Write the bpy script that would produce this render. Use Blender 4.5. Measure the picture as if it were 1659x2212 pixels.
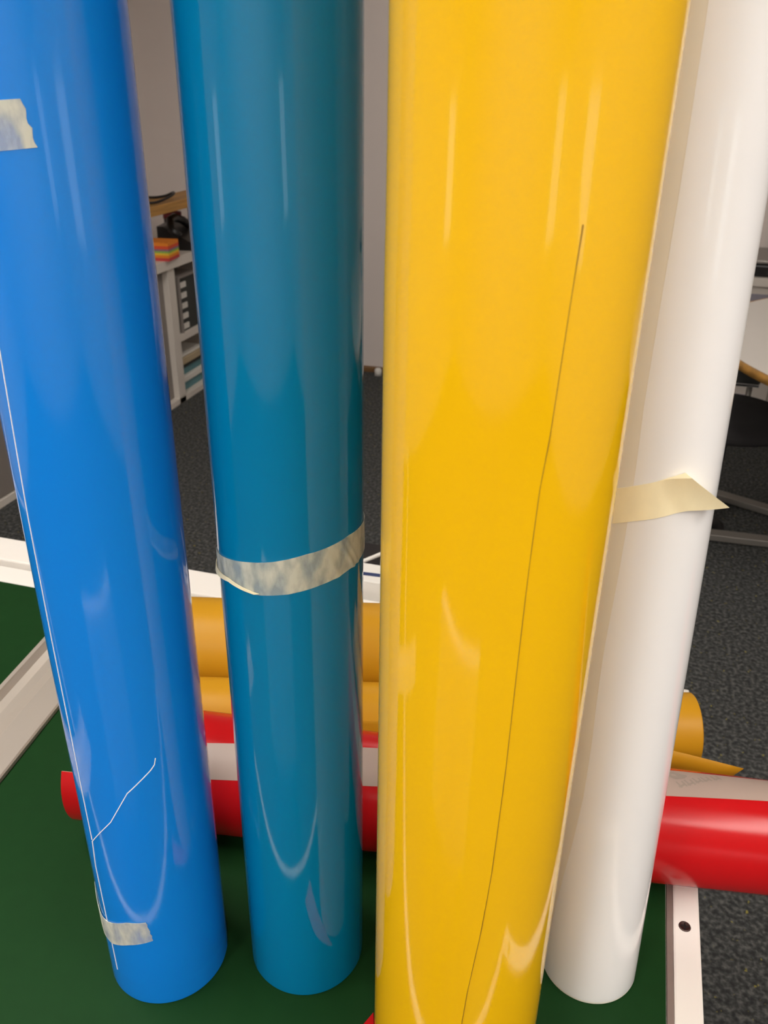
import bpy, bmesh, math, random
from mathutils import Matrix, Vector
random.seed(7)
PI = math.pi
sc = bpy.context.scene
for o in list(bpy.data.objects):
    bpy.data.objects.remove(o)
COL = sc.collection

# ------------------------------------------------------------------ camera
cam_d = bpy.data.cameras.new('camera')
cam = bpy.data.objects.new('camera', cam_d); COL.objects.link(cam)
cam_d.sensor_fit = 'VERTICAL'; cam_d.sensor_height = 36.0; cam_d.lens = 1839.0/2212.0*36.0
cam_d.clip_start = 0.02
right = Vector((0.959977, 0.279780, 0.012974))
down = Vector((0.138270, -0.433126, -0.890664))
fwd = Vector((-0.243570, 0.856811, -0.454476))
M = Matrix.Identity(4)
for i in range(3):
    M[i][0] = right[i]; M[i][1] = -down[i]; M[i][2] = -fwd[i]
M[2][3] = 1.47
cam.matrix_world = M
cam_d.dof.use_dof = True; cam_d.dof.focus_distance = 0.70; cam_d.dof.aperture_fstop = 15.0
sc.camera = cam

# ------------------------------------------------------------------ world, exposure
w = bpy.data.worlds.new('world'); sc.world = w; w.use_nodes = True
w.node_tree.nodes['Background'].inputs[0].default_value = (0.8, 0.78, 0.75, 1)
w.node_tree.nodes['Background'].inputs[1].default_value = 0.15
sc.view_settings.view_transform = 'Standard'; sc.view_settings.look = 'None'
sc.view_settings.exposure = 0.0; sc.view_settings.gamma = 1.0
sc.view_settings.use_curve_mapping = False
# ceiling lamps: (x, y, width, length, strength)
LAMPS = [(-1.10, 0.22, 0.32, 1.25, 28.0), (1.10, -0.05, 0.32, 1.25, 22.0), (-0.80, -1.60, 0.32, 1.25, 27.0), (0.55, -1.60, 0.32, 1.25, 28.0), (-0.5, 3.1, 0.32, 1.25, 8.0)]  # last one is added to brighten the back wall
LAMP_COL = (1.0, 0.95, 0.89)
CEIL = 2.62
REFLECTION_GLOW = 1.6  # strength of the added glowing panels behind the reflected streaks

# ------------------------------------------------------------------ materials
MATS = {}
def new_mat(name):
    m = bpy.data.materials.new(name); m.use_nodes = True
    nt = m.node_tree; b = nt.nodes['Principled BSDF']
    MATS[name] = m
    return m, nt, b
def lin(c):
    return tuple(((v/255)/12.92 if v/255 <= 0.04045 else ((v/255+0.055)/1.055)**2.4) for v in c)
def plain(name, rgb, rough=0.5, metal=0.0, noise=0.0, nscale=20.0, bump=0.0, spec=0.5):
    m, nt, b = new_mat(name)
    c = lin(rgb)
    b.inputs['Base Color'].default_value = (*c, 1); b.inputs['Roughness'].default_value = rough
    b.inputs['Metallic'].default_value = metal; b.inputs['Specular IOR Level'].default_value = spec
    tc = nt.nodes.new('ShaderNodeTexCoord'); n = nt.nodes.new('ShaderNodeTexNoise')
    n.inputs['Scale'].default_value = nscale; n.inputs['Detail'].default_value = 4
    nt.links.new(tc.outputs['Object'], n.inputs['Vector'])
    if noise > 0:
        mx = nt.nodes.new('ShaderNodeMix'); mx.data_type = 'RGBA'
        mx.inputs[6].default_value = (*[v*(1-noise) for v in c], 1)
        mx.inputs[7].default_value = (*[min(1, v*(1+noise)) for v in c], 1)
        nt.links.new(n.outputs['Fac'], mx.inputs[0]); nt.links.new(mx.outputs[2], b.inputs['Base Color'])
    if bump > 0:
        bp = nt.nodes.new('ShaderNodeBump'); bp.inputs['Strength'].default_value = bump
        bp.inputs['Distance'].default_value = 0.002
        nt.links.new(n.outputs['Fac'], bp.inputs['Height']); nt.links.new(bp.outputs[0], b.inputs['Normal'])
    return m
def film(name, rgb, rough=0.10, along='Z', wave=1.0, spec=0.5):
    """glossy self-adhesive foil: fine streaks along the roll and gentle waves in the wound foil"""
    m, nt, b = new_mat(name)
    c = lin(rgb)
    b.inputs['Base Color'].default_value = (*c, 1); b.inputs['Roughness'].default_value = rough
    b.inputs['Specular IOR Level'].default_value = spec
    tc = nt.nodes.new('ShaderNodeTexCoord')
    def noise(scale, vec, det=3):
        mp = nt.nodes.new('ShaderNodeMapping'); mp.inputs['Scale'].default_value = vec
        n = nt.nodes.new('ShaderNodeTexNoise'); n.inputs['Scale'].default_value = scale; n.inputs['Detail'].default_value = det
        nt.links.new(tc.outputs['Object'], mp.inputs[0]); nt.links.new(mp.outputs[0], n.inputs['Vector'])
        return n
    long = (1, 1, 0.05) if along == 'Z' else (0.05, 1, 1)
    n1 = noise(55, long); n2 = noise(9, (1, 1, 0.35) if along == 'Z' else (0.35, 1, 1), 2)
    b1 = nt.nodes.new('ShaderNodeBump'); b1.inputs['Strength'].default_value = 0.10*wave; b1.inputs['Distance'].default_value = 0.001
    b2 = nt.nodes.new('ShaderNodeBump'); b2.inputs['Strength'].default_value = 0.22*wave; b2.inputs['Distance'].default_value = 0.004
    nt.links.new(n1.outputs['Fac'], b1.inputs['Height']); nt.links.new(n2.outputs['Fac'], b2.inputs['Height'])
    nt.links.new(b1.outputs[0], b2.inputs['Normal']); nt.links.new(b2.outputs[0], b.inputs['Normal'])
    return m
def tape_mat(name, rgb, a0, a1):
    m, nt, b = new_mat(name)
    b.inputs['Roughness'].default_value = 0.6
    tc = nt.nodes.new('ShaderNodeTexCoord')
    n = nt.nodes.new('ShaderNodeTexNoise'); n.inputs['Scale'].default_value = 110; n.inputs['Detail'].default_value = 6
    mp = nt.nodes.new('ShaderNodeMapping'); mp.inputs['Scale'].default_value = (1, 1, 0.45)
    nt.links.new(tc.outputs['Object'], mp.inputs[0]); nt.links.new(mp.outputs[0], n.inputs['Vector'])
    c = lin(rgb); b.inputs['Base Color'].default_value = (*c, 1)
    mr = nt.nodes.new('ShaderNodeMapRange'); mr.inputs[1].default_value = 0.35; mr.inputs[2].default_value = 0.62
    mr.inputs[3].default_value = a0; mr.inputs[4].default_value = a1
    nt.links.new(n.outputs['Fac'], mr.inputs[0]); nt.links.new(mr.outputs[0], b.inputs['Alpha'])
    bp = nt.nodes.new('ShaderNodeBump'); bp.inputs['Strength'].default_value = 0.3; bp.inputs['Distance'].default_value = 0.001
    nt.links.new(n.outputs['Fac'], bp.inputs['Height']); nt.links.new(bp.outputs[0], b.inputs['Normal'])
    return m
def carpet_mat():
    m, nt, b = new_mat('carpet'); b.inputs['Roughness'].default_value = 0.95; b.inputs['Specular IOR Level'].default_value = 0.1
    tc = nt.nodes.new('ShaderNodeTexCoord')
    def N(s, d):
        n = nt.nodes.new('ShaderNodeTexNoise'); n.inputs['Scale'].default_value = s; n.inputs['Detail'].default_value = d
        nt.links.new(tc.outputs['Object'], n.inputs['Vector']); return n
    n = N(95, 3)
    r = nt.nodes.new('ShaderNodeValToRGB'); e = r.color_ramp.elements
    e[0].position = 0.36; e[0].color = (*lin((56, 57, 57)), 1)
    e[1].position = 0.68; e[1].color = (*lin((106, 106, 103)), 1)
    x = e.new(0.5); x.color = (*lin((74, 75, 74)), 1)
    nt.links.new(n.outputs['Fac'], r.inputs[0])
    n2 = N(70, 2)
    r2 = nt.nodes.new('ShaderNodeValToRGB'); r2.color_ramp.elements[0].position = 0.68; r2.color_ramp.elements[1].position = 0.74
    nt.links.new(n2.outputs['Fac'], r2.inputs[0])
    mx = nt.nodes.new('ShaderNodeMix'); mx.data_type = 'RGBA'; mx.inputs[7].default_value = (*lin((150, 140, 70)), 1)
    nt.links.new(r2.outputs[0], mx.inputs[0]); nt.links.new(r.outputs[0], mx.inputs[6])
    nt.links.new(mx.outputs[2], b.inputs['Base Color'])
    bp = nt.nodes.new('ShaderNodeBump'); bp.inputs['Strength'].default_value = 0.8; bp.inputs['Distance'].default_value = 0.006
    nt.links.new(n.outputs['Fac'], bp.inputs['Height']); nt.links.new(bp.outputs[0], b.inputs['Normal'])
    return m
def wood_mat(name, rgb):
    m, nt, b = new_mat(name); b.inputs['Roughness'].default_value = 0.5
    tc = nt.nodes.new('ShaderNodeTexCoord'); mp = nt.nodes.new('ShaderNodeMapping'); mp.inputs['Scale'].default_value = (30, 2, 30)
    n = nt.nodes.new('ShaderNodeTexNoise'); n.inputs['Scale'].default_value = 2; n.inputs['Detail'].default_value = 5
    r = nt.nodes.new('ShaderNodeValToRGB'); c = lin(rgb)
    r.color_ramp.elements[0].position = 0.3; r.color_ramp.elements[1].position = 0.7
    r.color_ramp.elements[0].color = (*[v*0.7 for v in c], 1); r.color_ramp.elements[1].color = (*[v*1.2 for v in c], 1)
    nt.links.new(tc.outputs['Object'], mp.inputs[0]); nt.links.new(mp.outputs[0], n.inputs['Vector'])
    nt.links.new(n.outputs['Fac'], r.inputs[0]); nt.links.new(r.outputs[0], b.inputs['Base Color'])
    return m
carpet_mat()
plain('wall_paint', (226, 216, 210), 0.9, noise=0.03, nscale=6, bump=0.1)
plain('ceiling_paint', (235, 230, 222), 0.9, noise=0.02)
film('blue_film', (14, 126, 220), 0.09)
film('teal_film', (0, 118, 164), 0.07)
film('yellow_film', (238, 186, 8), 0.08)
film('white_film', (238, 237, 236), 0.06, wave=0.5)
film('red_film', (188, 20, 24), 0.20, along='X', wave=0.6, spec=0.25)
film('yellow_film_lying', (196, 141, 28), 0.40, along='X', wave=0.6, spec=0.2)
plain('cream_liner', (232, 227, 214), 0.35, noise=0.03, nscale=30)
plain('grey_liner', (172, 150, 138), 0.42, noise=0.05, nscale=14)
plain('liner_ink', (156, 140, 128), 0.5, noise=0.05)
plain('cut_edge_white', (240, 240, 238), 0.6, noise=0.02)
plain('cut_edge_yellow', (150, 110, 12), 0.7, noise=0.05)  # dull cut edge, darkened for the shadow along the yellow seam
plain('cut_edge_pale', (226, 206, 176), 0.7, noise=0.05)
plain('cardboard', (176, 140, 98), 0.85, noise=0.12, nscale=60, bump=0.2)
tape_mat('tape_cool', (208, 208, 190), 0.42, 0.88)
tape_mat('tape_warm', (252, 240, 200), 0.96, 1.0)
plain('green_mat', (21, 56, 24), 0.55, noise=0.10, nscale=60, bump=0.05, spec=0.10)
plain('white_laminate', (240, 234, 226), 0.45, noise=0.015, nscale=30)
plain('grey_edge', (128, 112, 104), 0.6, noise=0.1, nscale=80)
plain('steel_screw', (90, 74, 70), 0.35, metal=0.8, noise=0.2, nscale=200)
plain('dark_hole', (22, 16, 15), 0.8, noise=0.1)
plain('aluminium', (198, 188, 176), 0.4, metal=0.5, noise=0.04, nscale=10)
plain('steel_grey', (150, 146, 140), 0.4, metal=0.6, noise=0.05)
plain('cabinet_white', (222, 214, 204), 0.5, noise=0.02)
plain('cabinet_grey', (140, 132, 126), 0.6, noise=0.03)
plain('cabinet_dark', (74, 66, 60), 0.8, noise=0.05)
wood_mat('beech', (188, 138, 66)); wood_mat('oak_skirting', (120, 86, 50))
plain('black_plastic', (22, 21, 22), 0.35, noise=0.1)
plain('black_fabric', (34, 32, 33), 0.9, noise=0.2, nscale=150, bump=0.3)
plain('pale_fabric', (248, 249, 252), 0.85, noise=0.1, nscale=25, bump=0.3)
plain('red_plastic', (120, 18, 30), 0.4, noise=0.05)
plain('blue_plastic', (36, 44, 120), 0.4, noise=0.05)
plain('navy_stripe', (30, 48, 92), 0.5, noise=0.08)
plain('lilac_strip', (150, 146, 158), 0.5, noise=0.03)
plain('tray_dark', (52, 54, 52), 0.6, noise=0.1)
plain('paper_white', (228, 224, 216), 0.8, noise=0.03)
plain('paper_teal', (96, 140, 146), 0.7, noise=0.1)
plain('paper_beige', (190, 172, 140), 0.8, noise=0.08)
plain('chrome', (205, 208, 210), 0.12, metal=1.0, noise=0.02)
for nm, c in dict(note_orange=(240, 140, 40), note_red=(226, 84, 50), note_purple=(150, 110, 130), note_green=(140, 190, 90), note_yellow=(240, 200, 60), note_pink=(205, 70, 70)).items():
    plain(nm, c, 0.8, noise=0.03)
m, nt, b = new_mat('lamp_light')
b.inputs['Base Color'].default_value = (0.9, 0.9, 0.9, 1)

# ------------------------------------------------------------------ mesh helpers
def link(name, bm, mat, parent=None, smooth=False, loc=None, rot=None):
    me = bpy.data.meshes.new(name)
    bmesh.ops.recalc_face_normals(bm, faces=bm.faces) if not getattr(bm, 'keep', False) else None
    bm.to_mesh(me); bm.free()
    mats = mat if isinstance(mat, (list, tuple)) else [mat]
    for k in mats: me.materials.append(MATS[k])
    if smooth:
        for p in me.polygons: p.use_smooth = True
    o = bpy.data.objects.new(name, me); COL.objects.link(o)
    if loc: o.location = loc
    if rot: o.rotation_euler = rot
    if parent: o.parent = parent
    return o
def tag(o, label=None, cat=None, group=None, kind=None):
    if label: o['label'] = label
    if cat: o['category'] = cat
    if group: o['group'] = group
    if kind: o['kind'] = kind
    return o
def empty(name, loc, label, cat, rot=None, group=None):
    o = bpy.data.objects.new(name, None); COL.objects.link(o); o.location = loc
    o.empty_display_size = 0.05
    if rot: o.rotation_euler = rot
    return tag(o, label, cat, group)
def add_box(bm, x0, x1, y0, y1, z0, z1, bev=0.0):
    r = bmesh.ops.create_cube(bm, size=1.0)
    for v in r['verts']:
        v.co = Vector(((x0+x1)/2 + v.co.x*(x1-x0), (y0+y1)/2 + v.co.y*(y1-y0), (z0+z1)/2 + v.co.z*(z1-z0)))
    if bev > 0:
        es = list({e for v in r['verts'] for e in v.link_edges})
        bmesh.ops.bevel(bm, geom=es, offset=bev, segments=2, affect='EDGES', profile=0.6)
    return bm
def box(x0, x1, y0, y1, z0, z1, bev=0.0):
    return add_box(bmesh.new(), x0, x1, y0, y1, z0, z1, bev)
def lathe(bm, prof, n=64, axis='Z', closed=False):
    """revolve (r, t) pairs; axis Z or X"""
    rings = []
    for r, t in prof:
        ring = []
        for i in range(n):
            a = 2*PI*i/n
            p = (r*math.cos(a), r*math.sin(a), t) if axis == 'Z' else (t, r*math.cos(a), r*math.sin(a))
            ring.append(bm.verts.new(p))
        rings.append(ring)
    pairs = list(zip(rings[:-1], rings[1:])) + ([(rings[-1], rings[0])] if closed else [])
    fs = []
    for A, B in pairs:
        for i in range(n):
            j = (i+1) % n
            fs.append(bm.faces.new((A[i], A[j], B[j], B[i])))
    return fs
def tube_path(bm, pts, r, n=10):
    pts = [Vector(p) for p in pts]; rings = []
    for k, p in enumerate(pts):
        t = (pts[min(k+1, len(pts)-1)] - pts[max(k-1, 0)]).normalized()
        u = t.orthogonal().normalized(); v = t.cross(u)
        if rings:
            pu = (rings[-1][0].co - pts[k-1]); pu = (pu - t*pu.dot(t)).normalized(); u = pu; v = t.cross(u)
        rings.append([bm.verts.new(p + r*(math.cos(2*PI*i/n)*u + math.sin(2*PI*i/n)*v)) for i in range(n)])
    for A, B in zip(rings[:-1], rings[1:]):
        for i in range(n):
            bm.faces.new((A[i], A[(i+1) % n], B[(i+1) % n], B[i]))
    bm.faces.new(rings[0]); bm.faces.new(rings[-1])
def extrude_profile(bm, pts, y0, y1):
    """closed xz polygon pulled along y"""
    A = [bm.verts.new((x, y0, z)) for x, z in pts]; B = [bm.verts.new((x, y1, z)) for x, z in pts]
    n = len(pts)
    for i in range(n):
        bm.faces.new((A[i], A[(i+1) % n], B[(i+1) % n], B[i]))
    bm.faces.new(A); bm.faces.new(B)
def interp(tab, t):
    """piecewise linear; tab sorted by first value"""
    if t <= tab[0][0]: return tab[0][1]
    for (a, va), (b_, vb) in zip(tab[:-1], tab[1:]):
        if t <= b_: return va + (vb-va)*(t-a)/(b_-a)
    return tab[-1][1]
def patch(bm, grid, r_in, axis='Z', edge_mat=None):
    """foil patch on a roll: grid rows of (angle_deg, t, radius); rim faces go down to r_in"""
    def P(a, t, r):
        a = math.radians(a)
        return (r*math.cos(a), r*math.sin(a), t) if axis == 'Z' else (t, -r*math.cos(a), r*math.sin(a))
    V = [[bm.verts.new(P(*p)) for p in row] for row in grid]
    fs = []
    for i in range(len(V)-1):
        for j in range(len(V[0])-1):
            f = bm.faces.new((V[i][j], V[i][j+1], V[i+1][j+1], V[i+1][j])); f.smooth = True
    ri = (lambda t: r_in(t)) if callable(r_in) else (lambda t: r_in)
    loop = [(0, j) for j in range(len(V[0]))] + [(i, len(V[0])-1) for i in range(1, len(V))] + \
           [(len(V)-1, j) for j in range(len(V[0])-2, -1, -1)] + [(i, 0) for i in range(len(V)-2, 0, -1)]
    low = [bm.verts.new(P(grid[i][j][0], grid[i][j][1], ri(grid[i][j][1]))) for i, j in loop]
    n = len(loop)
    for k in range(n):
        a = V[loop[k][0]][loop[k][1]]; c = V[loop[(k+1) % n][0]][loop[(k+1) % n][1]]
        f = bm.faces.new((a, c, low[(k+1) % n], low[k]))
        bm.edges.get((a, c)).smooth = False
        if edge_mat is not None: f.material_index = edge_mat
    return bm
def ribbon(bm, pts, r, width, thick=0.0004, axis='Z'):
    """thin raised strip following (angle_deg, t) on a roll"""
    dense = []
    for (a0, t0), (a1, t1) in zip(pts[:-1], pts[1:]):
        n = max(2, int(abs(a1-a0)/3)+int(abs(t1-t0)/0.02)+1)
        dense += [(a0+(a1-a0)*k/n, t0+(t1-t0)*k/n) for k in range(n)]
    dense.append(pts[-1])
    rows = []
    for k, (a, t) in enumerate(dense):
        p, q = dense[max(k-1, 0)], dense[min(k+1, len(dense)-1)]
        da = math.radians(q[0]-p[0])*r; dt = q[1]-p[1]; L = math.hypot(da, dt) or 1
        na, nt_ = -dt/L*width/2, da/L*width/2
        sgn = [(1, 1), (-1, -1)]
        rows.append([(a+s*math.degrees(na/r), t+s*nt_, r+thick) for s, _ in sgn])
    return patch(bm, rows, r-0.0002, axis)

T = 0.72      # table top height

# ------------------------------------------------------------------ room shell
XL, XR, YF, YB = -3.1, 2.6, -3.2, 4.42
tag(link('floor', box(XL-0.1, XR+0.1, YF-0.1, YB+0.1, -0.08, 0), 'carpet'), kind='structure')
tag(link('ceiling', box(XL-0.1, XR+0.1, YF-0.1, YB+0.1, CEIL, CEIL+0.08), 'ceiling_paint'), kind='structure')
tag(link('wall_back', box(XL-0.1, XR+0.1, YB, YB+0.1, 0, CEIL), 'wall_paint'), kind='structure')
tag(link('wall_front', box(XL-0.1, XR+0.1, YF-0.1, YF, 0, CEIL), 'wall_paint'), kind='structure')
tag(link('wall_left', box(XL-0.1, XL, YF, YB, 0, CEIL), 'wall_paint'), kind='structure')
tag(link('wall_right', box(XR, XR+0.1, YF, YB, 0, CEIL), 'wall_paint'), kind='structure')
bm = bmesh.new(); extrude_profile(bm, [(0, 0), (0.016, 0), (0.016, 0.022), (0.011, 0.03), (0, 0.03)], -2.55, 3.05)
bb = link('baseboard_back', bm, 'oak_skirting', loc=(0, YB, 0), rot=(0, 0, -PI/2)); tag(bb, kind='structure')

# ------------------------------------------------------------------ ceiling lamps
def ceiling_lamp(x, y, wd, ln, strength, label):
    e = empty('ceiling_lamp', (x, y, CEIL), label, 'ceiling lamp', group='flat ceiling lamps')
    bm = bmesh.new()
    add_box(bm, -wd/2-0.02, -wd/2, -ln/2-0.02, ln/2+0.02, -0.07, 0, 0.003); add_box(bm, wd/2, wd/2+0.02, -ln/2-0.02, ln/2+0.02, -0.07, 0, 0.003)
    add_box(bm, -wd/2, wd/2, -ln/2-0.02, -ln/2, -0.07, 0, 0.003); add_box(bm, -wd/2, wd/2, ln/2, ln/2+0.02, -0.07, 0, 0.003)
    link('lamp_frame', bm, 'cabinet_white', e)
    link('lamp_tray', box(-wd/2, wd/2, -ln/2, ln/2, -0.03, 0), 'cabinet_white', e)
    mm = bpy.data.materials.new('lamp_diffuser'); mm.use_nodes = True
    bb_ = mm.node_tree.nodes['Principled BSDF']; bb_.inputs['Base Color'].default_value = (0.9, 0.9, 0.9, 1)
    bb_.inputs['Emission Color'].default_value = (*LAMP_COL, 1); bb_.inputs['Emission Strength'].default_value = strength
    MATS['lamp_diffuser_%g_%g' % (x, y)] = mm
    link('lamp_diffuser', box(-wd/2, wd/2, -ln/2, ln/2, -0.06, -0.045), 'lamp_diffuser_%g_%g' % (x, y), e)
names = ['flat ceiling lamp to the left above the green work table', 'flat ceiling lamp to the right above the table edge', 'flat ceiling lamp on the camera side, left one', 'flat ceiling lamp on the camera side, right one', 'flat ceiling lamp deeper in the room above the carpet']
for (x, y, a, l, s), nm in zip(LAMPS, names):
    ceiling_lamp(x, y, a, l, s, nm)

# ------------------------------------------------------------------ work table
TX0, TX1, TY0, TY1 = -1.45, 0.153, 0.310, 1.023
t = empty('work_table', (0, 0, 0), 'white edged work table carrying the green cutting mat and the foil rolls', 'table')
link('table_board', box(TX0+0.03, 0.121, TY0+0.012, 0.978, T-0.03, T-0.003), 'white_laminate', t)
def rail(nm, *a): return link(nm, box(*a, 0.0025), 'white_laminate', t)
er = rail('edge_rail', 0.127, TX1, TY0, TY1, T-0.032, T)
rail('edge_rail', TX0, 0.127, 0.981, TY1, T-0.032, T)
rail('edge_rail', TX0, 0.127, TY0, TY0+0.012, T-0.032, T)
rail('edge_rail', TX0, TX0+0.027, TY0+0.012, 0.981, T-0.032, T)
link('edge_seam', box(0.1212, 0.127, TY0+0.012, 0.981, T-0.03, T-0.001), 'grey_edge', t)
def screw(x, y):
    bm = bmesh.new(); lathe(bm, [(0.0001, 0.0006), (0.0012, 0.0006), (0.0042, 0.0008), (0.0048, 0.0012), (0.0056, 0.0010), (0.0060, 0.0)], 28)
    s = link('screw', bm, 'steel_screw', t, True, (x, y, T))
    bm = bmesh.new(); add_box(bm, -0.0036, 0.0036, -0.0006, 0.0006, 0.0004, 0.0013); add_box(bm, -0.0006, 0.0006, -0.0036, 0.0036, 0.0004, 0.0013)
    link('screw_slot', bm, 'dark_hole', s)
for y in (0.632, 0.345): screw(0.1382, y)
screw(-0.35, 1.003)
for x, y in ((TX0+0.05, TY0+0.05), (0.09, TY0+0.05), (TX0+0.05, 0.96), (0.09, 0.96)):
    link('leg', box(x-0.025, x+0.025, y-0.025, y+0.025, 0, T-0.03, 0.004), 'steel_grey', t)
tag(link('cutting_mat', box(TX0+0.03, 0.120, TY0+0.014, 0.979, T-0.003, T, 0.0008), 'green_mat'),
    'dark green cutting mat filling the work table top', 'cutting mat')

# long white bar behind the table
e = empty('bench_rail', (-0.6, 1.07, 0), 'long narrow white bench rail behind the far edge of the green table', 'rail')
link('rail_bar', box(-1.3, 0.30, -0.031, 0.035, T-0.035, T+0.002, 0.003), 'white_laminate', e)
for x in (-1.2, 0.2): link('rail_leg', box(x-0.02, x+0.02, -0.02, 0.02, 0, T-0.035, 0.003), 'steel_grey', e)

# white carton with a blue stripe and an open lid slot, its shade painted black
e = empty('carton', (-0.30, 1.21, 0), 'white carton with a navy stripe and open dark flap behind the table', 'box')
bm = bmesh.new(); add_box(bm, -0.13, 0.16, -0.09, -0.086, 0, 0.742); add_box(bm, -0.13, 0.16, 0.086, 0.09, 0, 0.70)
add_box(bm, -0.13, -0.126, -0.086, 0.086, 0, 0.70); add_box(bm, 0.156, 0.16, -0.086, 0.086, 0, 0.70); add_box(bm, -0.126, 0.156, -0.086, 0.086, 0, 0.02)
link('carton_body', bm, 'paper_white', e)
link('carton_lid', box(-0.13, 0.16, -0.09, -0.035, 0.742, 0.746, 0.0006), 'paper_white', e)
link('stripe', box(-0.10, 0.10, -0.0045, 0.0045, 0, 0.0008), 'navy_stripe', e, False, (0.0, -0.0645, 0.746), (0, 0, 0.07))
link('inside', box(-0.125, 0.155, -0.035, 0.085, 0.60, 0.715), 'dark_hole', e)  # near-black block puts the shade of the open carton into colour
bm = bmesh.new(); tube_path(bm, [(-0.075, -0.035, 0.745), (-0.02, 0.03, 0.752), (0.05, 0.085, 0.758)], 0.0035, 8)
link('flap_edge', bm, 'paper_white', e)

# ------------------------------------------------------------------ standing rolls
def standing_roll(name, label, c, r, h, mat, core_r=0.038, tilt=0.0):
    e = empty(name, (c[0], c[1], T), label, 'foil roll', rot=(0, math.radians(tilt), 0), group='foil rolls standing on the green mat')
    bm = bmesh.new()
    lathe(bm, [(core_r, 0.0), (r-0.0008, 0.0), (r-0.0002, 0.0002), (r, 0.0008), (r, 0.0016), (r, 0.004), (r, h*0.5), (r, h-0.004), (r, h-0.0016), (r, h-0.0008), (r-0.0008, h), (core_r, h)], 192, closed=True)
    o = link('film_body', bm, mat, e, True)
    bm = bmesh.new(); lathe(bm, [(core_r-0.003, 0.001), (core_r+0.0002, 0.001), (core_r+0.0002, h+0.001), (core_r-0.003, h+0.001)], 64, closed=True)
    link('core', bm, 'cardboard', e, True)
    return e
def wrap(parent, left, right_, zs, r, mat, thick=0.0006, cols=90, name='outer_wrap', edge=None, lift=None):
    """outermost foil turn between the boundary angles left(z), right(z)"""
    grid = []
    for z in zs:
        a0, a1 = interp(left, z), interp(right_, z)
        row = []
        for k in range(cols+1):
            u = k/cols; rr = r+thick
            if lift: rr += lift(u, z)
            row.append((a0+(a1-a0)*u, z, rr))
        grid.append(row)
    return link(name, patch(bmesh.new(), grid, r-0.0002, edge_mat=1 if edge else None), [mat, edge] if edge else mat, parent)
def tape(parent, bot, top, r, mat, cols=48, rows=8, name='masking_tape', thick=0.00035, lift=None, jag=0.0):
    """bot/top: (angle, z) edges from one end to the other"""
    grid = []
    for j in range(rows+1):
        v = j/rows; row = []
        for k in range(cols+1):
            u = k/cols
            def at(e):
                s = u*(len(e)-1); i = min(int(s), len(e)-2); f = s-i
                return e[i][0]+(e[i+1][0]-e[i][0])*f, e[i][1]+(e[i+1][1]-e[i][1])*f
            (a0, z0), (a1, z1) = at(bot), at(top)
            a, z = a0+(a1-a0)*v, z0+(z1-z0)*v
            if jag and k == cols: a += random.uniform(-jag, jag)
            row.append((a, z, r+thick+(lift(u, v) if lift else 0)))
        grid.append(row)
    return link(name, patch(bmesh.new(), grid, r-0.0002), mat, parent)
H = 1.22
# blue
BR = 0.0538
blue = standing_roll('foil_roll', 'bright blue glossy foil roll, leftmost of the standing rolls', (-0.3384, 0.4619), BR, H, 'blue_film')
edge1 = [(-114.6, 0.030), (-115.3, 0.072), (-116.3, 0.116), (-117.0, 0.161), (-113.9, 0.192)]
edge2 = [(-113.9, 0.194), (-114.4, 0.241), (-114.2, 0.303), (-114.4, 0.392), (-113.2, 0.489), (-109.6, 0.561), (-107.3, 0.602), (-106.5, 0.80), (-106, H-0.004)]
lf = [(0.003, -87.1), (0.024, -99.7), (0.030, -114.6)] + [(z, a) for a, z in edge1[1:]] + [(z, a) for a, z in edge2]
zs = sorted(set([0.003, 0.01, 0.017, 0.024, 0.03, 0.05] + [round(0.07+0.045*k, 3) for k in range(26)] + [H-0.004]))
wrap(blue, lf, [(0, 165), (H, 165)], zs, BR, 'blue_film', 0.0005)
link('film_edge', ribbon(bmesh.new(), edge1, BR+0.0005, 0.0008), 'cut_edge_white', blue)
link('film_edge', ribbon(bmesh.new(), edge2, BR+0.0005, 0.0007), 'cut_edge_white', blue)
tag(link('film_tear', ribbon(bmesh.new(), [(-113.9, 0.192), (-100, 0.210), (-86.9, 0.226), (-75.0, 0.247), (-68.6, 0.258), (-58, 0.268), (-47.9, 0.277), (-44.5, 0.281), (-43.0, 0.287)], BR+0.0005, 0.00065), 'cut_edge_white', blue), 'thin white tear line in the blue foil')
tape(blue, [(-150, 0.085), (-138, 0.071), (-130, 0.065), (-113.4, 0.067), (-91, 0.079), (-67, 0.088)],
     [(-150, 0.110), (-138, 0.096), (-130, 0.091), (-113.4, 0.095), (-89.2, 0.108), (-70.5, 0.111)], BR+0.0010, 'tape_cool', jag=1.0)
tape(blue, [(-120, 0.711), (-100, 0.712), (-79.8, 0.713), (-58.6, 0.715)], [(-120, 0.736), (-100, 0.737), (-78, 0.737), (-63.6, 0.738)], BR+0.0006, 'tape_cool', rows=10, jag=1.0)
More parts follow.
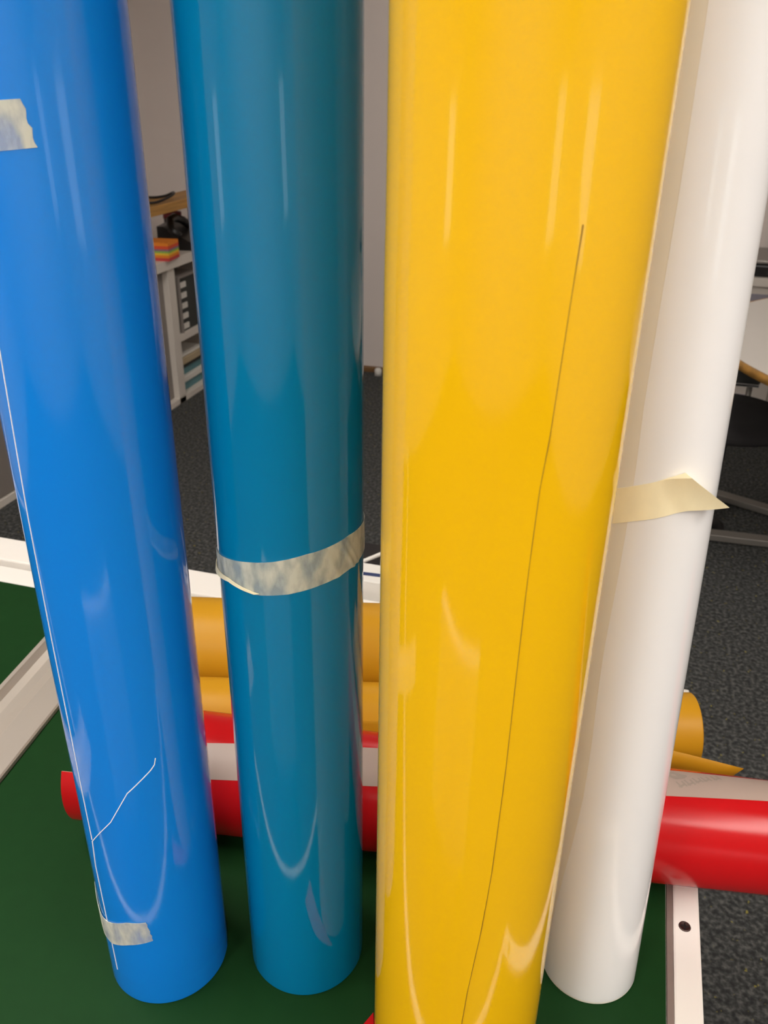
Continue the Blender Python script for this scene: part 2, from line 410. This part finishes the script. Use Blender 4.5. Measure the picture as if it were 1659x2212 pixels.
# teal
TR = 0.0525
teal = standing_roll('foil_roll', 'dark teal glossy foil roll with a masking tape band around its middle', (-0.2145, 0.5061), TR, H, 'teal_film')
wrap(teal, [(0, -149), (0.45, -150), (H, -152)], [(0, 120), (H, 120)], [0.002+0.0676*k for k in range(19)], TR, 'teal_film', 0.0006, edge='cut_edge_white')
def crease(u, v):
    s = 0.0
    for c, wd, hgt in ((0.70, 0.012, 0.0012), (0.735, 0.010, 0.0009), (0.62, 0.012, 0.0006), (0.45, 0.01, 0.0003), (0.25, 0.01, 0.0003)):
        s += hgt*math.exp(-((u-c-0.02*v)/wd)**2)*(0.4+0.6*(1-v))
    return s
tape(teal, [(-170, 0.424), (-151, 0.428), (-121, 0.434), (-95, 0.432), (-71.5, 0.435), (-46.6, 0.439), (-20, 0.442), (0, 0.443), (15, 0.443), (60, 0.440)],
     [(-170, 0.440), (-151, 0.446), (-125, 0.4515), (-103, 0.456), (-80.7, 0.460), (-56.7, 0.465), (-38, 0.467), (-19.5, 0.469), (0, 0.468), (60, 0.464)], TR+0.0012, 'tape_cool', cols=140, rows=8, lift=crease)
tape(teal, [(-172, 0.4245), (-151, 0.4285), (-121, 0.4345), (-96, 0.4325)], [(-172, 0.432), (-151, 0.4335), (-121, 0.4372), (-92, 0.4338)], TR+0.0022, 'tape_warm', cols=30, rows=3,
     name='tape_fold', lift=lambda u, v: 0.0010*(1-v)*(1-u))
# yellow
YR = 0.0664
yel = standing_roll('foil_roll', 'thick golden yellow glossy foil roll standing nearest the camera', (-0.0590, 0.4460), YR, H, 'yellow_film', 0.038)
seam = [(0.002, -84.0), (0.10, -80.0), (0.184, -76.0), (0.248, -71.2), (0.303, -68.6), (0.384, -66.9), (0.466, -66.4), (0.526, -65.8), (0.572, -64.6), (0.595, -62.8), (0.632, -61.4), (0.666, -60.1), (0.695, -58.6), (0.73, -57.5), (H-0.004, -52)]
wrap(yel, [(0, -255), (H, -255)], seam, [0.002] + [0.03*k for k in range(1, 40)] + [H-0.004], YR, 'yellow_film', 0.0006,
     lift=lambda u, z: 0.0004*math.exp(-((1-u)/0.02)**2)*(1 if z < 0.66 else max(0, 1-(z-0.66)/0.04)) - 0.0005*min(1, max(0, (z-0.66)/0.05)))
link('film_edge', ribbon(bmesh.new(), [(a+0.35, z) for z, a in seam if z < 0.70], YR+0.0002, 0.0004), 'cut_edge_yellow', yel)  # thin seam shadow drawn by the dark edge colour
# white
WR = 0.0439
whi = standing_roll('foil_roll', 'white foil roll, slimmest standing roll, rightmost with a loose tape end', (0.0482, 0.5670), WR, H, 'cream_liner', 0.030, -2.0)
seam = [(0.003, -158), (0.107, -139.4), (0.152, -131.2), (0.186, -125.4), (0.237, -118.8), (0.291, -116), (0.341, -115.8), (0.378, -115), (0.45, -109), (0.521, -105), (0.565, -105), (0.623, -102.2), (0.70, -98), (0.785, -95), (H-0.004, -88)]
wrap(whi, seam, [(0, 150), (H, 150)], [0.003] + [0.03*k for k in range(1, 40)] + [H-0.004], WR, 'white_film', 0.00015)
tape(whi, [(-119.9, 0.487), (-101.3, 0.493), (-75.4, 0.499), (-59.8, 0.503), (-33, 0.504)], [(-119.3, 0.513), (-104, 0.518), (-90, 0.522), (-78, 0.526), (-64.9, 0.529)],
     WR+0.0007, 'tape_warm', rows=8, lift=lambda u, v: 0.014*max(0, (u-0.55)/0.45)**2*(1.0-0.4*v))

# ------------------------------------------------------------------ lying rolls
def lying_roll(name, label, y0, psi, r0, k, s0, s1, mat, core_r=0.038):
    """axis through (0, y0) turned psi; radius r0 + k*s, resting on the mat"""
    e = empty(name, (0, y0, T), label, 'foil roll', rot=(0, 0, psi), group='foil rolls lying on the green mat')
    bm = bmesh.new(); N = 160; n = 24
    rings = []
    prof = [(s0, True), (s0+0.0008, False), (s0+0.0016, False)] + [(s0+0.004+(s1-s0-0.008)*i/n, False) for i in range(n+1)] + [(s1-0.0016, False), (s1-0.0008, False), (s1, True)]
    def ring(s, r):
        rc = r0+k*s
        return [bm.verts.new((s, -r*math.cos(2*PI*i/N), rc+0.001+r*math.sin(2*PI*i/N))) for i in range(N)]
    rings.append(ring(s0, core_r))
    for s, end in prof: rings.append(ring(s, r0+k*s-(0.0008 if end else 0)))
    rings.append(ring(s1, core_r))
    for A, B in list(zip(rings[:-1], rings[1:])) + [(rings[-1], rings[0])]:
        for i in range(N): bm.faces.new((A[i], A[(i+1) % N], B[(i+1) % N], B[i]))
    link('film_body', bm, mat, e, True)
    bm = bmesh.new()
    for s_a, s_b in ((s0-0.001, s1+0.001),):
        rA = []
        for s, r in ((s_a, core_r-0.003), (s_a, core_r+0.0002), (s_b, core_r+0.0002), (s_b, core_r-0.003)):
            rA.append([bm.verts.new((s, -r*math.cos(2*PI*i/48), r0+k*s+0.001+r*math.sin(2*PI*i/48))) for i in range(48)])
        for A, B in list(zip(rA[:-1], rA[1:])) + [(rA[-1], rA[0])]:
            for i in range(48): bm.faces.new((A[i], A[(i+1) % 48], B[(i+1) % 48], B[i]))
    link('core', bm, 'cardboard', e, True)
    return e
def lying_patch(parent, rows, r0, k, extra, mat, name, edge=None, flat_in=0.0003):
    """rows of [(phi_deg, s)] on a tapering lying roll; phi 0 faces the camera side, 90 is up"""
    bm = bmesh.new(); V = []
    def P(phi, s, ex):
        rr = r0+k*s; a = math.radians(phi)
        return (s, -(rr+ex)*math.cos(a), rr+0.001+(rr+ex)*math.sin(a))
    V = [[bm.verts.new(P(ph, s, extra)) for ph, s in row] for row in rows]
    W = [[bm.verts.new(P(ph, s, -flat_in)) for ph, s in row] for row in rows]
    n, m_ = len(rows), len(rows[0])
    for i in range(n-1):
        for j in range(m_-1):
            bm.faces.new((V[i][j], V[i][j+1], V[i+1][j+1], V[i+1][j])).smooth = True
            bm.faces.new((W[i][j], W[i+1][j], W[i+1][j+1], W[i][j+1])).smooth = True
    loop = [(0, j) for j in range(m_)] + [(i, m_-1) for i in range(1, n)] + [(n-1, j) for j in range(m_-2, -1, -1)] + [(i, 0) for i in range(n-2, 0, -1)]
    for q in range(len(loop)):
        a, c = loop[q], loop[(q+1) % len(loop)]
        f = bm.faces.new((V[a[0]][a[1]], V[c[0]][c[1]], W[c[0]][c[1]], W[a[0]][a[1]]))
        for Q in (V, W): bm.edges.get((Q[a[0]][a[1]], Q[c[0]][c[1]])).smooth = False
        if edge: f.material_index = 1
    return link(name, bm, [mat, edge] if edge else mat, parent)
# red roll with a spiral strip of bare liner
RY, RP, RR0, RK = 0.6857, 0.153, 0.0591, -0.0132
red = lying_roll('foil_roll', 'glossy red foil roll lying behind the standing rolls, bare liner strip on top', RY, RP, RR0, RK, -0.435, 0.78, 'red_film')
lo = [(-0.51, 30.5), (-0.36, 38.1), (-0.194, 48.8), (0.102, 73.7), (0.2, 81.8), (0.78, 120)]
up = [(-0.51, 58), (-0.369, 70.9), (-0.199, 88.0), (0.118, 115.0), (0.2, 121), (0.78, 160)]
ss = [-0.433+1.211*i/60 for i in range(61)]
lying_patch(red, [[(interp(lo, s)+(interp(up, s)-interp(lo, s))*j/16, s) for j in range(17)] for s in ss], RR0, RK, 0.0003, 'grey_liner', 'liner_strip')
lying_patch(red, [[(interp(lo, s)-j*3.0, s) for j in range(60)] for s in [-0.517+0.01*i for i in range(13)]], RR0, RK, 0.0009, 'red_film', 'outer_wrap', edge='cut_edge_pale')
# faint slanting print on the liner: a cloud-shaped mark and a few slanting strokes
pr = bmesh.new()
def P_red(phi, s, ex=0.00055):
    rr = RR0+RK*s; a = math.radians(phi); return (s, -(rr+ex)*math.cos(a), rr+0.001+(rr+ex)*math.sin(a))
def stroke(s, phi, ang, ln, wd):
    ca, sa = math.cos(math.radians(ang)), math.sin(math.radians(ang)); k = 57.3/0.058
    q = [(-ln/2, -wd/2), (ln/2, -wd/2), (ln/2, wd/2), (-ln/2, wd/2)]
    pr.faces.new([pr.verts.new(P_red(phi+(x*sa+y*ca)*k, s+(x*ca-y*sa))) for x, y in q])
for s, ph in ((0.119, 88), (0.128, 92), (0.137, 97), (0.146, 101), (0.157, 106)):
    stroke(s, ph, 35, 0.008, 0.0022); stroke(s-0.0028, ph+1, 125, 0.009, 0.0020); stroke(s+0.0028, ph+3, 125, 0.008, 0.0020)
pr.faces.new([pr.verts.new(P_red(103+6*math.sin(2*PI*i/24)*(1+0.2*math.cos(6*PI*i/24)), 0.117+0.0095*math.cos(2*PI*i/24)*(1+0.15*math.sin(8*PI*i/24)))) for i in range(24)])
tag(link('liner_print', pr, 'liner_ink', red), 'faint grey slanting print on the liner strip')
# yellow rolls behind it
lying_roll('foil_roll', 'slim yellow foil roll lying between the red roll and the thicker yellow roll', 0.843, 0.249, 0.045, 0.0, -0.475, 0.148, 'yellow_film_lying', 0.03)
lying_roll('foil_roll', 'thick yellow foil roll lying nearest the far table edge', 0.956, 0.242, 0.065, 0.0, -0.56, 0.06, 'yellow_film_lying')
fy = [o for o in bpy.data.objects if o.type == 'EMPTY' and o.get('label', '').startswith('slim yellow')][0]
# its unwound tail: a pointed foil corner resting against the red roll
bm = bmesh.new(); V = []
def to_roll(p):
    d = Vector(p) - Vector((0, 0.843, T)); ca, sa = math.cos(0.249), math.sin(0.249)
    return (d.x*ca+d.y*sa, -d.x*sa+d.y*ca, d.z)
for i in range(29):
    x = -0.28+0.473*i/28
    yr = 0.843+0.254*x; yt = 0.80-0.10*max(0, -x)+0.14*min(0, x)
    zt = 0.7957+(0.790-0.7957)*(x-0.117)/0.075 if x > 0.117 else 0.7957+0.004*(0.117-x)
    xs = [-0.28+(m_+0.28)*i/28 for m_ in (0.12, 0.12, 0.13, 0.155, 0.178, 0.193)]
    V.append([bm.verts.new(to_roll((xs[q_], p[1], p[2]))) for q_, p in enumerate(((x, yr+0.004, T+0.0006), (x, yr-0.02, T+0.0008), (x, yt+0.028, T+0.004), (x, yt+0.014, T+0.018), (x, yt+0.005, T+0.042), (x, yt, zt)))])
for A, B in zip(V[:-1], V[1:]):
    for j in range(5): bm.faces.new((A[j], A[j+1], B[j+1], B[j])).smooth = True
tail = link('loose_tail', bm, 'yellow_film_lying', fy)
md = tail.modifiers.new('thick', 'SOLIDIFY'); md.thickness = 0.0006
# red scrap by the foot of the yellow roll
bm = bmesh.new(); q = [(-0.1335, 0.4585), (-0.150, 0.415), (-0.158, 0.365), (-0.122, 0.352), (-0.1235, 0.43)]
A = [bm.verts.new((x, y, T+0.0002+0.004*(i in (1, 2)))) for i, (x, y) in enumerate(q)]; B = [bm.verts.new((v.co.x, v.co.y, v.co.z+0.0008)) for v in A]
bm.faces.new(A); bm.faces.new(B)
for i in range(5): f = bm.faces.new((A[i], A[(i+1) % 5], B[(i+1) % 5], B[i])); f.material_index = 1
tag(link('foil_scrap', bm, ['red_film', 'cut_edge_pale']), 'small dark red foil scrap on the mat at the foot of the yellow roll', 'foil scrap')

# ------------------------------------------------------------------ aluminium ruler on the mat
bm = bmesh.new()
extrude_profile(bm, [(-0.044, 0), (0.043, 0), (0.043, 0.005), (0.041, 0.007), (0.004, 0.0085), (0.002, 0.0075), (-0.010, 0.0045), (-0.022, 0.006), (-0.031, 0.011), (-0.036, 0.018), (-0.037, 0.020), (-0.043, 0.020), (-0.044, 0.018)], -0.58, 0.235)
o = link('cutting_ruler', bm, 'aluminium', loc=(-0.695, 0.735, T+0.0003), rot=(0, 0, math.radians(6.0)))
tag(o, 'wide silver aluminium cutting ruler lying on the mat left of the blue roll', 'ruler')

# ------------------------------------------------------------------ left cabinet run
FX = -2.09
e = empty('shelf_unit', (-2.33, 4.0, 0), 'white open shelf unit with grey door beside it, along the left wall', 'shelf unit')
def part(nm, x0, x1, y0, y1, z0, z1, mat, bev=0.002, p=None):
    p = p or e
    L_ = p.location
    return link(nm, box(x0-L_.x, x1-L_.x, y0-L_.y, y1-L_.y, z0-L_.z, z1-L_.z, bev), mat, p)
WT = 0.705
part('worktop', -2.57, FX+0.012, 3.30, 4.41, WT-0.045, WT, 'cabinet_white')
part('side_panel', -2.56, FX, 3.60, 3.665, 0, WT-0.045, 'cabinet_white')
part('side_panel', -2.56, FX, 4.37, 4.41, 0, WT-0.045, 'cabinet_white')
part('shelf', -2.56, FX, 3.665, 4.37, 0.30, 0.335, 'cabinet_white')
part('base_shelf', -2.56, FX, 3.50, 4.37, 0.0, 0.03, 'cabinet_white')
part('back_panel', -2.57, -2.56, 3.645, 4.37, 0.03, WT-0.045, 'cabinet_dark')
part('door', -2.56, FX-0.03, 3.32, 3.60, 0.03, WT-0.045, 'cabinet_grey')
e = empty('sideboard', (-2.36, 2.2, 0), 'closed grey sideboard with white base trim at the left picture edge', 'sideboard')
part('body', -2.56, -2.20, 1.2, 3.26, 0.03, 0.70, 'cabinet_grey')
part('base_trim', -2.56, -2.175, 1.2, 3.26, 0.0, 0.03, 'cabinet_white')
part('worktop', -2.57, -2.17, 1.19, 3.27, 0.70, 0.735, 'cabinet_white')
for k in range(3): part('door', -2.20, -2.182, 1.22+0.68*k, 1.88+0.68*k, 0.035, 0.695, 'cabinet_grey')
# things on and in the shelf unit
e = empty('note_block', (-2.125, 3.625, WT), 'rainbow coloured paper note block on the shelf unit top', 'note block', rot=(0, 0, 0.12))
for i, (nm, h) in enumerate((('note_pink', 0.014), ('note_orange', 0.012), ('note_yellow', 0.010), ('note_green', 0.008), ('note_purple', 0.009), ('note_red', 0.014), ('note_orange', 0.014))):
    z = sum(x for _, x in (('', 0.014), ('', 0.012), ('', 0.010), ('', 0.008), ('', 0.009), ('', 0.014), ('', 0.014))[:i])
    link('paper_layer', box(-0.062, 0.062, -0.062, 0.062, z, z+h), nm, e)
e = empty('riser_shelf', (-2.30, 3.75, WT), 'small beech riser shelf on dark posts above the shelf unit', 'riser shelf')
link('board', box(0.03, 0.20, -0.36, 0.45, 0.196, 0.238, 0.003), 'beech', e)
for x, y in ((0.065, -0.10), (0.065, 0.40)):
    bm = bmesh.new(); lathe(bm, [(0.0001, 0), (0.030, 0), (0.030, 0.006), (0.018, 0.010), (0.018, 0.196), (0.0001, 0.196)], 24)
    link('post', bm, 'tray_dark', e, True, (x, y, 0))
bm = bmesh.new(); tube_path(bm, [(0.06*math.cos(a)*(1+0.1*math.sin(3*a)), 0.13*math.sin(a), 0.006+0.012*(1+math.sin(2*a))) for a in [2*PI*i/40 for i in range(41)]], 0.006, 8)
tag(link('headphone_cable', bm, 'black_plastic', loc=(-2.18, 3.72, WT+0.239)), 'coiled black cable lying on the beech riser shelf', 'cable')
e = empty('desk_phone', (-2.18, 3.93, WT), 'black desk telephone standing under the beech riser shelf', 'telephone', rot=(0, 0, 0.2))
bm = bmesh.new(); extrude_profile(bm, [(-0.09, 0), (0.09, 0), (0.09, 0.03), (-0.06, 0.11), (-0.09, 0.11)], -0.10, 0.10); link('phone_base', bm, 'black_plastic', e)
bm = bmesh.new(); tube_path(bm, [(0.03, -0.13, 0.07), (-0.01, -0.12, 0.10), (-0.03, -0.07, 0.135), (-0.03, 0.0, 0.14), (-0.01, 0.06, 0.12), (0.02, 0.09, 0.09)], 0.02, 10); link('handset', bm, 'black_plastic', e, True)
e = empty('pen_cup', (-2.33, 4.12, WT), 'dark cup with a red rim behind the black telephone', 'cup')
bm = bmesh.new(); lathe(bm, [(0.0001, 0), (0.04, 0), (0.045, 0.12), (0.041, 0.12), (0.037, 0.006), (0.0001, 0.006)], 32); link('cup_body', bm, 'black_plastic', e, True)
bm = bmesh.new(); lathe(bm, [(0.046, 0.105), (0.0475, 0.105), (0.0475, 0.135), (0.046, 0.135)], 32, closed=True); link('rim', bm, 'red_plastic', e, True)
e = empty('letter_tray', (-2.165, 3.80, 0.335), 'dark letter tray tower with white slots on the middle shelf', 'letter tray')
bm = bmesh.new()
for yy in (-0.10, 0.092): add_box(bm, -0.13, 0.075, yy, yy+0.008, 0, 0.27)
add_box(bm, -0.13, 0.075, -0.092, 0.092, 0.262, 0.27); add_box(bm, -0.13, -0.122, -0.092, 0.092, 0, 0.262); link('tray_frame', bm, 'cabinet_grey', e)
link('tray_core', box(-0.12, 0.06, -0.092, 0.092, 0.0, 0.262), 'tray_dark', e)
for k in range(5): link('slot_label', box(0.06, 0.066, -0.085, -0.02, 0.012+0.05*k, 0.038+0.05*k), 'paper_white', e)
tag(link('storage_box', box(-2.42, -2.12, 3.915, 4.0, 0.335, 0.50, 0.006), 'blue_plastic'), 'dark blue storage box beside the letter tray on the middle shelf', 'box')
tag(link('storage_box', box(-2.42, -2.12, 4.02, 4.12, 0.335, 0.43, 0.006), 'red_plastic'), 'dark red storage box at the back of the middle shelf', 'box')
z = 0.03
for i, (nm, h, dx) in enumerate((('paper_teal', 0.045, 0.0), ('paper_white', 0.030, 0.01), ('paper_teal', 0.04, -0.01), ('tray_dark', 0.02, 0.0), ('paper_beige', 0.035, 0.008), ('paper_white', 0.012, 0.0))):
    lab = ['pale teal paper pack at the bottom of the lower shelf stack', 'white paper pack second from the bottom of the lower shelf stack', 'pale teal paper pack in the middle of the lower shelf stack',
           'thin dark folder in the lower shelf stack', 'beige paper pack near the top of the lower shelf stack', 'thin white paper pack topping the lower shelf stack'][i]
    tag(link('paper_pack', box(-2.46+dx, -2.125+dx, 3.68, 3.95+dx, z, z+h-0.0005, 0.004), nm), lab, 'paper pack', 'paper packs stacked on the lower shelf'); z += h
# white plug at the wall
bm = bmesh.new(); lathe(bm, [(0.0001, 0), (0.02, 0), (0.02, 0.03), (0.014, 0.04), (0.0001, 0.042)], 24)
tag(link('door_stop', bm, 'paper_white', smooth=True, loc=(-1.285, 4.36, 0)), 'small white door stop on the carpet at the back wall', 'door stop')

# ------------------------------------------------------------------ right background
e = empty('drawer_cabinet', (1.1, 4.18, 0), 'white drawer cabinet against the back wall behind the white roll', 'cabinet')
part('body', 0.2, 2.0, 3.98, 4.41, 0.04, 0.70, 'cabinet_white')
part('plinth', 0.22, 1.98, 4.0, 4.40, 0.0, 0.04, 'cabinet_dark')
part('worktop', 0.18, 2.02, 3.955, 4.41, 0.70, 0.735, 'cabinet_white')
part('grip_strip', 0.2, 2.0, 3.972, 3.98, 0.635, 0.665, 'lilac_strip')
for k in range(4):
    x0 = 0.205+0.449*k
    for z0, z1 in ((0.05, 0.33), (0.34, 0.63)):
        d = part('drawer', x0, x0+0.44, 3.965, 3.98, z0, z1, 'cabinet_white')
        link('handle', box(x0+0.14-1.1, x0+0.365-1.1, 3.95-4.18, 3.966-4.18, z1-0.12, z1-0.108, 0.003), 'lilac_strip', d)
e = empty('printer', (0.70, 4.15, 0.735), 'black flat printer on the white drawer cabinet', 'printer')
link('printer_body', box(-0.22, 0.22, -0.17, 0.17, 0, 0.05, 0.008), 'black_plastic', e)
link('printer_lid', box(-0.22, 0.22, -0.17, 0.17, 0.053, 0.07, 0.006), 'steel_grey', e)
link('paper_slot', box(-0.16, 0.16, -0.175, -0.168, 0.012, 0.03), 'tray_dark', e)
# round meeting table
e = empty('meeting_table', (1.15, 2.95, 0), 'round white meeting table with wooden edge at the right picture edge', 'table')
bm = bmesh.new(); lathe(bm, [(0.0001, 0.716), (0.872, 0.716), (0.872, 0.742), (0.0001, 0.742)], 96); link('tabletop', bm, 'white_laminate', e)
bm = bmesh.new(); lathe(bm, [(0.872, 0.714), (0.880, 0.717), (0.882, 0.730), (0.880, 0.741), (0.872, 0.7425)], 96, closed=True); link('edge_band', bm, 'beech', e, True)
bm = bmesh.new(); lathe(bm, [(0.045, 0.03), (0.045, 0.70), (0.16, 0.715)], 32); link('column', bm, 'steel_grey', e, True)
for ang in (182.5, 155.5, 62, 300):
    a = math.radians(ang)
    link('foot', box(-0.02, 0.80, -0.024, 0.024, 0.008, 0.034, 0.004), 'steel_grey', e, False, (0, 0, 0), (0, 0, a))
# black stool with a small back plate, tucked under it
e = empty('office_stool', (0.37, 3.02, 0), 'black round stool with a small glossy back plate under the round table', 'stool')
bm = bmesh.new(); lathe(bm, [(0.0001, 0.385), (0.17, 0.39), (0.235, 0.415), (0.245, 0.432), (0.225, 0.450), (0.12, 0.455), (0.0001, 0.456)], 48); link('seat', bm, 'black_fabric', e, True)
bm = bmesh.new(); lathe(bm, [(0.0001, 0.012), (0.028, 0.03), (0.028, 0.33), (0.11, 0.386), (0.0001, 0.386)], 24); link('column', bm, 'black_plastic', e, True)
bm = bmesh.new(); lathe(bm, [(0.0001, 0.0), (0.075, 0.0), (0.075, 0.012), (0.04, 0.03), (0.0001, 0.03)], 40); link('base', bm, 'black_plastic', e, True)
bp_ = link('back_plate', box(-0.15, 0.135, 0.262, 0.286, 0.478, 0.532, 0.010), 'tray_dark', e)
link('plate_rim', box(-0.145, 0.130, 0.258, 0.290, 0.466, 0.480, 0.005), 'chrome', bp_)
bm = bmesh.new(); tube_path(bm, [(0.10, 0.274, 0.47), (0.10, 0.272, 0.42), (0.08, 0.24, 0.385), (0.03, 0.12, 0.375)], 0.011, 10); link('back_stem', bm, 'steel_grey', e, True)

# ------------------------------------------------------------------ camera side of the room: things added for their reflections in the foil
def reflection_panel(n, x0, x1, y0, y1, z0, z1):  # added glowing panels, guessed sources for the bright streaks on the rolls
    mm = MATS.get('window_glow')
    if not mm:
        mm, nt, b = new_mat('window_glow'); b.inputs['Base Color'].default_value = (0.5, 0.5, 0.5, 1); b.inputs['Roughness'].default_value = 0.3
        b.inputs['Emission Color'].default_value = (0.86, 0.93, 1, 1); b.inputs['Emission Strength'].default_value = REFLECTION_GLOW
    bm = bmesh.new(); t_ = 0.05
    if x1-x0 < 0.1:
        add_box(bm, x0-0.01, x1+0.01, y0-t_, y0, z0-t_, z1+t_); add_box(bm, x0-0.01, x1+0.01, y1, y1+t_, z0-t_, z1+t_)
        add_box(bm, x0-0.01, x1+0.01, y0, y1, z0-t_, z0); add_box(bm, x0-0.01, x1+0.01, y0, y1, z1, z1+t_)
    else:
        add_box(bm, x0-t_, x0, y0-0.01, y1+0.01, z0-t_, z1+t_); add_box(bm, x1, x1+t_, y0-0.01, y1+0.01, z0-t_, z1+t_)
        add_box(bm, x0, x1, y0-0.01, y1+0.01, z0-t_, z0); add_box(bm, x0, x1, y0-0.01, y1+0.01, z1, z1+t_)
    f = link('window_%d' % n, bm, 'white_laminate'); tag(f, kind='structure')
    link('window_pane', box(x0, x1, y0, y1, z0, z1), 'window_glow', f)
reflection_panel(1, XR-0.02, XR, -1.55, -0.95, 0.85, 1.45)
reflection_panel(2, 2.0, 2.5, YF, YF+0.02, 0.80, 1.45)
reflection_panel(3, XL, XL+0.02, -2.2, -1.7, 0.85, 1.40)
e = empty('waiting_chair', (-0.24, -0.30, 0), 'pale grey upholstered chair behind the camera side of the work table', 'chair')  # added stand-in for the pale clothing mirrored low on the rolls
bm = bmesh.new(); add_box(bm, -0.21, 0.21, -0.20, 0.20, 0.42, 0.47, 0.02); link('seat', bm, 'pale_fabric', e)
bm = bmesh.new(); add_box(bm, -0.22, 0.22, 0.185, 0.225, 0.48, 0.84, 0.018); link('backrest', bm, 'pale_fabric', e)
for x in (-0.19, 0.19):
    for y in (-0.18, 0.18): link('leg', box(x-0.012, x+0.012, y-0.012, y+0.012, 0, 0.425, 0.003), 'steel_grey', e)
    link('back_post', box(x-0.010, x+0.010, 0.190, 0.210, 0.42, 0.56, 0.003), 'steel_grey', e)
